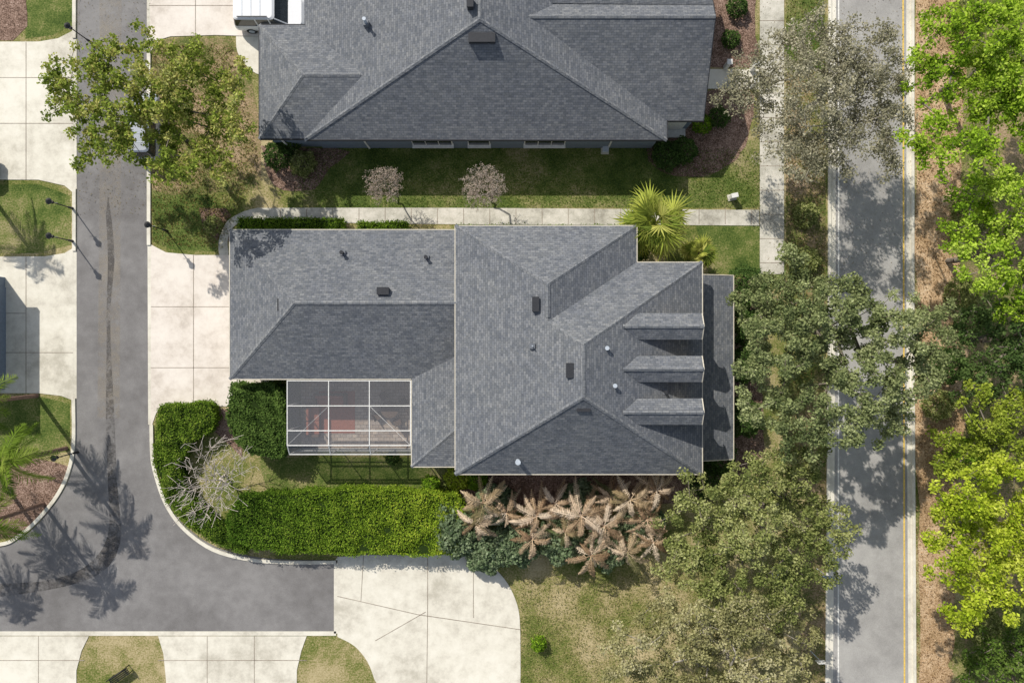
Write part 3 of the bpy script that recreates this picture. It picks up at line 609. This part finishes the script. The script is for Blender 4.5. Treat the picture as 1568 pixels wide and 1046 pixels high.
def hedge(name,seed,pix,h,pal,dens=300,leaf=.12,rough=.06,grad=None,asp=.6,rp=3):
    rng=np.random.default_rng(seed); pix=rough_poly(pix,rp,18,seed); poly=[W(a,b,h)[:2] for a,b in pix]
    A=np.array(poly); lo=A.min(0); hi=A.max(0)
    n=int(dens*(hi-lo).prod()); P=lo+rng.random((n,2))*(hi-lo); P=P[inside(poly,P)]
    ph=rng.random((8,2))*6.28; fr_=rng.normal(size=(8,2))*3.0
    lump=sum(np.sin(P@fr_[k]+ph[k,0]) for k in range(8))
    z=h+lump*rough*.5
    dm=np.full(len(P),9.)
    side=[]
    for i in range(len(poly)):
        a=A[i];b=A[(i+1)%len(A)]; d=b-a; ll=np.linalg.norm(d)
        if ll<1e-6: continue
        t=np.clip(((P-a)@d)/ll**2,0,1); dm=np.minimum(dm,np.linalg.norm(P-(a+t[:,None]*d),axis=1))
        k=int(ll*h*dens*.8); tt=rng.random((k,1)); s=np.concatenate([a+tt*d+rng.normal(size=(k,2))*.07,(rng.random((k,1))**.7)*h],1); side.append(s)
    z-=np.clip(.3-dm,0,1)*.7
    pts=np.concatenate([np.column_stack([P,z])]+side)
    cl=np.concatenate([np.clip(.5+lump*.14,0,1),np.full(len(pts)-len(P),.4)])
    LV,LC=leaves(rng,pts,1,.08,leaf,pal,up=.7,asp=asp,clump=cl)
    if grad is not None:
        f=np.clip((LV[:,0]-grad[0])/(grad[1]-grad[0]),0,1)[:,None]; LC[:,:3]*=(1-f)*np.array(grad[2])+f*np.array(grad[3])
    F=np.arange(len(LV)).reshape(-1,4)
    e=empty(name); me=fast_mesh('foliage',LV,F,LC,[LEAF]); o=bpy.data.objects.new('foliage',me); col.objects.link(o); o.parent=e
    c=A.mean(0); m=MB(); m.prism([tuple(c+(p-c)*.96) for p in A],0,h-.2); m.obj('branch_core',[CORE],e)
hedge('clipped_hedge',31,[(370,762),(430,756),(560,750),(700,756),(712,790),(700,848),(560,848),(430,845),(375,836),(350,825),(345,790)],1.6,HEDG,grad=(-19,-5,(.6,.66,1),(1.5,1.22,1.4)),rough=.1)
hedge('clipped_hedge',32,[(356,590),(415,588),(428,600),(436,640),(436,690),(425,700),(385,697),(360,680),(350,640)],2.2,DKG,leaf=.14,rough=.14,grad=(-30,30,(1.3,1.25,1.1),(1.3,1.25,1.1)))
hedge('clipped_hedge',33,[(243,622),(320,617),(327,640),(318,662),(290,672),(280,700),(262,720),(250,700),(236,660)],1.3,HEDG,grad=(-26,-18,(.85,.78,1.2),(.85,.78,1.2)),rough=.12)
hedge('clipped_hedge',34,[(236,680),(262,700),(285,760),(330,800),(372,820),(372,846),(330,834),(285,805),(252,765),(236,712)],1.2,HEDG,grad=(-26,-18,(.85,.75,1.2),(.7,.68,1.1)),rough=.12)
for i,(x0,x1,y0,y1) in enumerate([(405,525,335,351),(548,622,340,352),(700,960,347,352),(365,400,334,350)]):
    hedge('low_hedge',40+i,[(x0,y0),(x1,y0),(x1,y1),(x0,y1)],.7,HEDG,leaf=.11,grad=(-30,30,(.8,.78,1),(.8,.78,1)),rp=1)
def shrub(px,py,r,h,pal,seed,name='shrub',leaf=.13,n=1.0):
    rng=np.random.default_rng(seed); x,y,_=W(px,py,h*.6); R=r*S
    k=int(1100*R*R*n)+60; d=rng.normal(size=(k,3)); d/=np.linalg.norm(d,axis=1,keepdims=True); d[:,2]=np.abs(d[:,2])*1.0
    lump=1+.14*np.sin(d[:,0]*7+seed)*np.sin(d[:,1]*6+seed*2)
    p=np.array([x,y,h*.25])+d*lump[:,None]*(.78+.25*rng.random((k,1)))*np.array([R,R,h*.75])
    LV,LC=leaves(rng,p,2,.08,leaf,pal,up=.6); e=empty(name); me=fast_mesh('foliage',LV,np.arange(len(LV)).reshape(-1,4),LC,[LEAF]); o=bpy.data.objects.new('foliage',me); col.objects.link(o); o.parent=e
    m=MB()
    for a in range(6): 
        t=a*1.05; m.tube((x,y,0),(x+math.cos(t)*R*.6,y+math.sin(t)*R*.6,h*.75),.03,.012,5)
    m.obj('stems',[BARK],e)
shr=[(1049,230,20,1.2,DKG),(1022,238,22,1.0,DKG),(1102,178,16,1.0,DKG),(1075,190,15,.9,HEDG),(1130,10,16,1,DKG),(1120,60,14,.8,DKG),(425,237,22,1.3,DKG),(462,250,20,1.1,OLIVE),(440,215,20,1.2,DKG),
(825,986,12,.9,HEDG),(1085,735,30,1.8,DKG),(1100,700,30,2.0,DKG),(1145,440,32,2.4,DKG),(1140,500,30,2.2,DKG),(1140,560,28,2.2,DKG),(1140,640,30,2.2,DKG),(980,385,14,1,DKG),(660,742,14,1.0,HEDG),(700,733,20,1.0,YLIME),(730,735,16,1.0,HEDG),
(325,345,14,.8,OLIVE),(1010,215,14,.8,DKG),(600,702,10,.6,DKG),(1480,700,30,1.6,HEDG),(1455,560,28,1.6,DKG),(1440,620,24,1.4,OLIVE),(1475,450,26,1.6,OLIVE),(1480,20,24,1.4,OLIVE),(1490,330,30,1.8,OLIVE),(1510,960,30,1.6,OLIVE),(1235,330,20,.8,OLIVE),(1235,400,22,1.0,OLIVE)]
for i,s in enumerate(shr): shrub(*s,seed=100+i)
BG=[(.10,.15,.07),(.19,.25,.13),(.30,.36,.21)]
for i,(x,y,r,h) in enumerate([(700,815,38,2.2),(745,845,34,2.0),(690,785,25,1.8),(790,835,34,2.4),(860,830,36,2.6),(760,775,30,2.4),(930,840,34,2.4),(985,800,34,2.4),(890,770,30,2.2)]): shrub(x,y,r,h,BG,200+i,'philodendron_shrub',.22,.8)
def palm(name,seed,crown,height,n,L_,pal,mode='feather',el=(75,-25),droop=.55,base=None,tr=.14,bark=BARKB,lw=.032,gap=.085,ll_=.27):
    rng=np.random.default_rng(seed); cx,cy,_=W(crown[0],crown[1],height) if base is None else W(*base)
    bx,by=cx,cy
    e=empty(name); m=MB(); k=6
    for i in range(k):
        a=i/k;b=(i+1)/k; m.tube((bx,by,height*a-.02),(bx,by,height*b),tr*(1.2-.2*a)*(1.05),tr*(1.2-.2*b),9,cap=(i==k-1))
    V=[];C=[]; pal=np.array(pal); top=np.array([cx,cy,height])
    def rh(p,d,w,nr,c):
        s=np.cross(d,nr); s=s/(np.linalg.norm(s)+1e-9)*w
        V.extend([p,p+d*.4+s,p+d,p+d*.4-s]); C.extend([c]*4)
    for f in range(n):
        az=f*2.39996+rng.normal()*.2; ee=math.radians(el[0]+(el[1]-el[0])*(f/n)+rng.normal()*6); LL=L_*(.75+.45*rng.random())
        hd=np.array([math.cos(az),math.sin(az),0]); t=rng.random()*(len(pal)-1.001); i=int(t); base_c=pal[i]*(1-(t-i))+pal[i+1]*(t-i)
        dr=droop*(.7+.6*rng.random())
        bend=np.array([-hd[1],hd[0],0])*rng.normal()*.18
        fp=lambda s: top+LL*(hd*math.cos(ee)*s*(1-.12*s)+bend*s*s+np.array([0,0,math.sin(ee)*s-dr*s*s]))
        sd=np.array([-hd[1],hd[0],0])
        if mode=='feather':
            K=int(LL/gap); pr=fp(0)
            for q in range(1,K+1):
                s=q/K; p=fp(s); d=p-pr; d/=np.linalg.norm(d)+1e-9
                if s>.12:
                    ll=LL*ll_*math.sin(math.pi*min(1,(s*.85+.12)))**.6
                    for sg in (1,-1):
                        dirn=sd*sg*.85+d*.55+np.array([0,0,-.25+rng.normal()*.15]); dirn/=np.linalg.norm(dirn)
                        c=np.append(base_c*(.75+.5*rng.random()),1); rh(p,dirn*ll*(.8+.4*rng.random()),lw,np.array([0,0,1.])+hd*.2*rng.normal(),c)
                V.extend([pr-sd*.03,pr+sd*.03,p+sd*.02,p-sd*.02]); C.extend([np.append(base_c*1.25,1)]*4)
                pr=p
        else:
            p0=fp(0);p1=fp(.5); V.extend([p0-sd*.03,p0+sd*.03,p1+sd*.02,p1-sd*.02]); C.extend([np.append(base_c,1)]*4)
            d=fp(.6)-p1; d/=np.linalg.norm(d); nr=np.cross(d,sd)
            for q in range(22):
                an=(q/21-.5)*math.radians(250); dirn=d*math.cos(an)+sd*math.sin(an)+np.array([0,0,-.25*abs(math.sin(an))-.15+.1*rng.normal()])
                l=LL*.52*(1-.25*abs(an)/2.2)*(.85+.3*rng.random()); c=np.append(base_c*(.7+.6*rng.random()),1)
                rh(p1,dirn/np.linalg.norm(dirn)*l,.055,nr,c)
    me=fast_mesh('fronds',np.array(V),np.arange(len(V)).reshape(-1,4),np.array(C),[LEAF]); o=bpy.data.objects.new('fronds',me); col.objects.link(o); o.parent=e
    m.obj('trunk',[bark],e)
FANP=[(.12,.17,.03),(.27,.32,.05),(.43,.45,.09),(.56,.54,.15)]
palm('fan_palm',51,(1003,342),4.2,46,2.7,FANP,'fan',el=(80,-30)); palm('fan_palm',52,(1072,387),2.6,24,1.4,FANP,'fan',tr=.1)
FEP=[(.08,.14,.02),(.16,.24,.03),(.27,.34,.06)]
for i,b in enumerate([(57,606),(102,686),(-3,726),(67,771),(-40,262),(-60,800)]): palm('feather_palm',60+i,None,6.0-.2*(i%3),22,2.5,FEP,'feather',base=b,tr=.12)
TAN=[(.26,.17,.10),(.44,.31,.19),(.60,.46,.32),(.70,.58,.44)]
TANG=[(.10,.14,.05),(.34,.25,.14),(.56,.43,.28),(.66,.53,.38)]
for i,(x,y,h,l,p) in enumerate([(740,770,3.6,2.2,TANG),(728,800,3,1.8,TAN),(822,790,3.4,2.1,TAN),(815,825,3.0,1.8,TAN),(890,790,3.8,2.3,TAN),(925,805,3.2,2.0,TAN),(965,765,3.8,2.2,TANG),(990,795,3.4,2.0,TAN),(1005,750,3.6,1.8,TAN),(905,850,2.8,1.9,TAN),(960,845,2.8,1.9,TANG),(865,815,3.0,1.6,TANG),(775,785,2.8,1.6,TAN),(850,770,2.8,1.6,TAN),(935,760,3.0,1.6,TAN),(1000,830,2.8,1.6,TAN)]):
    palm('frost_damaged_palm',80+i,(x,y),h,13,l,p,'feather',el=(50,-30),droop=.75,tr=.09,lw=.04,gap=.12,ll_=.15)
def tufts(name,seed,pix,n,pal,size=.16):
    rng=np.random.default_rng(seed); poly=[W(a,b)[:2] for a,b in pix]; A=np.array(poly); lo=A.min(0);hi=A.max(0); P=lo+rng.random((n,2))*(hi-lo); P=P[inside(poly,P)]
    K=len(P); c=np.column_stack([P,np.full(K,.05)]); LV,LC=leaves(rng,c,1,.05,size,pal,flatz=.5,up=.3,asp=.3)
    me=fast_mesh(name,LV,np.arange(len(LV)).reshape(-1,4),LC,[LEAF]); o=bpy.data.objects.new(name,me); col.objects.link(o)
tufts('fallen_leaves',301,[(1400,0),(1480,0),(1470,500),(1460,1046),(1402,1046)],9000,[(.16,.09,.04),(.38,.25,.13),(.6,.44,.28)])
tufts('fallen_leaves',302,[(1203,0),(1262,0),(1262,760),(1203,700)],5000,[(.22,.13,.06),(.20,.22,.06),(.12,.17,.04)])
tufts('grass_tufts',303,[(797,885),(1262,850),(1262,1046),(797,1046)],16000,[(.10,.14,.03),(.24,.24,.08),(.42,.36,.18)],.13)
tufts('grass_tufts',304,[(470,228),(1163,228),(1163,318),(440,318)],14000,[(.06,.11,.016),(.12,.18,.03),(.20,.24,.06)],.12)
tufts('fallen_leaves',305,[(234,70),(355,70),(400,250),(340,380),(234,375)],9000,[(.20,.12,.05),(.24,.22,.07),(.14,.19,.04)])
tufts('fallen_leaves',306,[(1163,0),(1400,0),(1400,420),(1163,420)],1400,[(.16,.11,.05),(.34,.26,.14)],.10)
tufts('fallen_leaves',307,[(118,0),(232,0),(232,330),(118,330)],900,[(.16,.11,.05),(.34,.28,.10)],.10)
# ---------------------------------------------------------------- light, world, camera
sv=Vector((-.70,.97,1.0)).normalized(); el=math.asin(sv.z); az=math.atan2(sv.x,sv.y)
w=bpy.data.worlds.new('World'); sc.world=w; w.use_nodes=True; nt=w.node_tree
bg=nt.nodes['Background']; sk=nt.nodes.new('ShaderNodeTexSky'); sk.sky_type='NISHITA'; sk.sun_disc=False; sk.sun_elevation=el; sk.sun_rotation=az
hs_=nt.nodes.new('ShaderNodeHueSaturation'); hs_.inputs['Saturation'].default_value=.6
L(nt,sk.outputs[0],hs_.inputs['Color']); L(nt,hs_.outputs[0],bg.inputs[0]); bg.inputs[1].default_value=.15
sl=bpy.data.lights.new('sun','SUN'); sl.energy=4.9; sl.angle=math.radians(.55); sl.color=(1,.955,.88)
so=bpy.data.objects.new('sun',sl); col.objects.link(so); so.rotation_euler=(-sv).to_track_quat('-Z','Y').to_euler(); so.location=(0,0,60)
cd=bpy.data.cameras.new('camera'); cd.lens=24; cd.sensor_width=36; cd.clip_end=1000; co=bpy.data.objects.new('camera',cd); co.location=(0,0,H); col.objects.link(co); sc.camera=co
sc.view_settings.view_transform='Standard'; sc.view_settings.look='None'; sc.view_settings.exposure=0
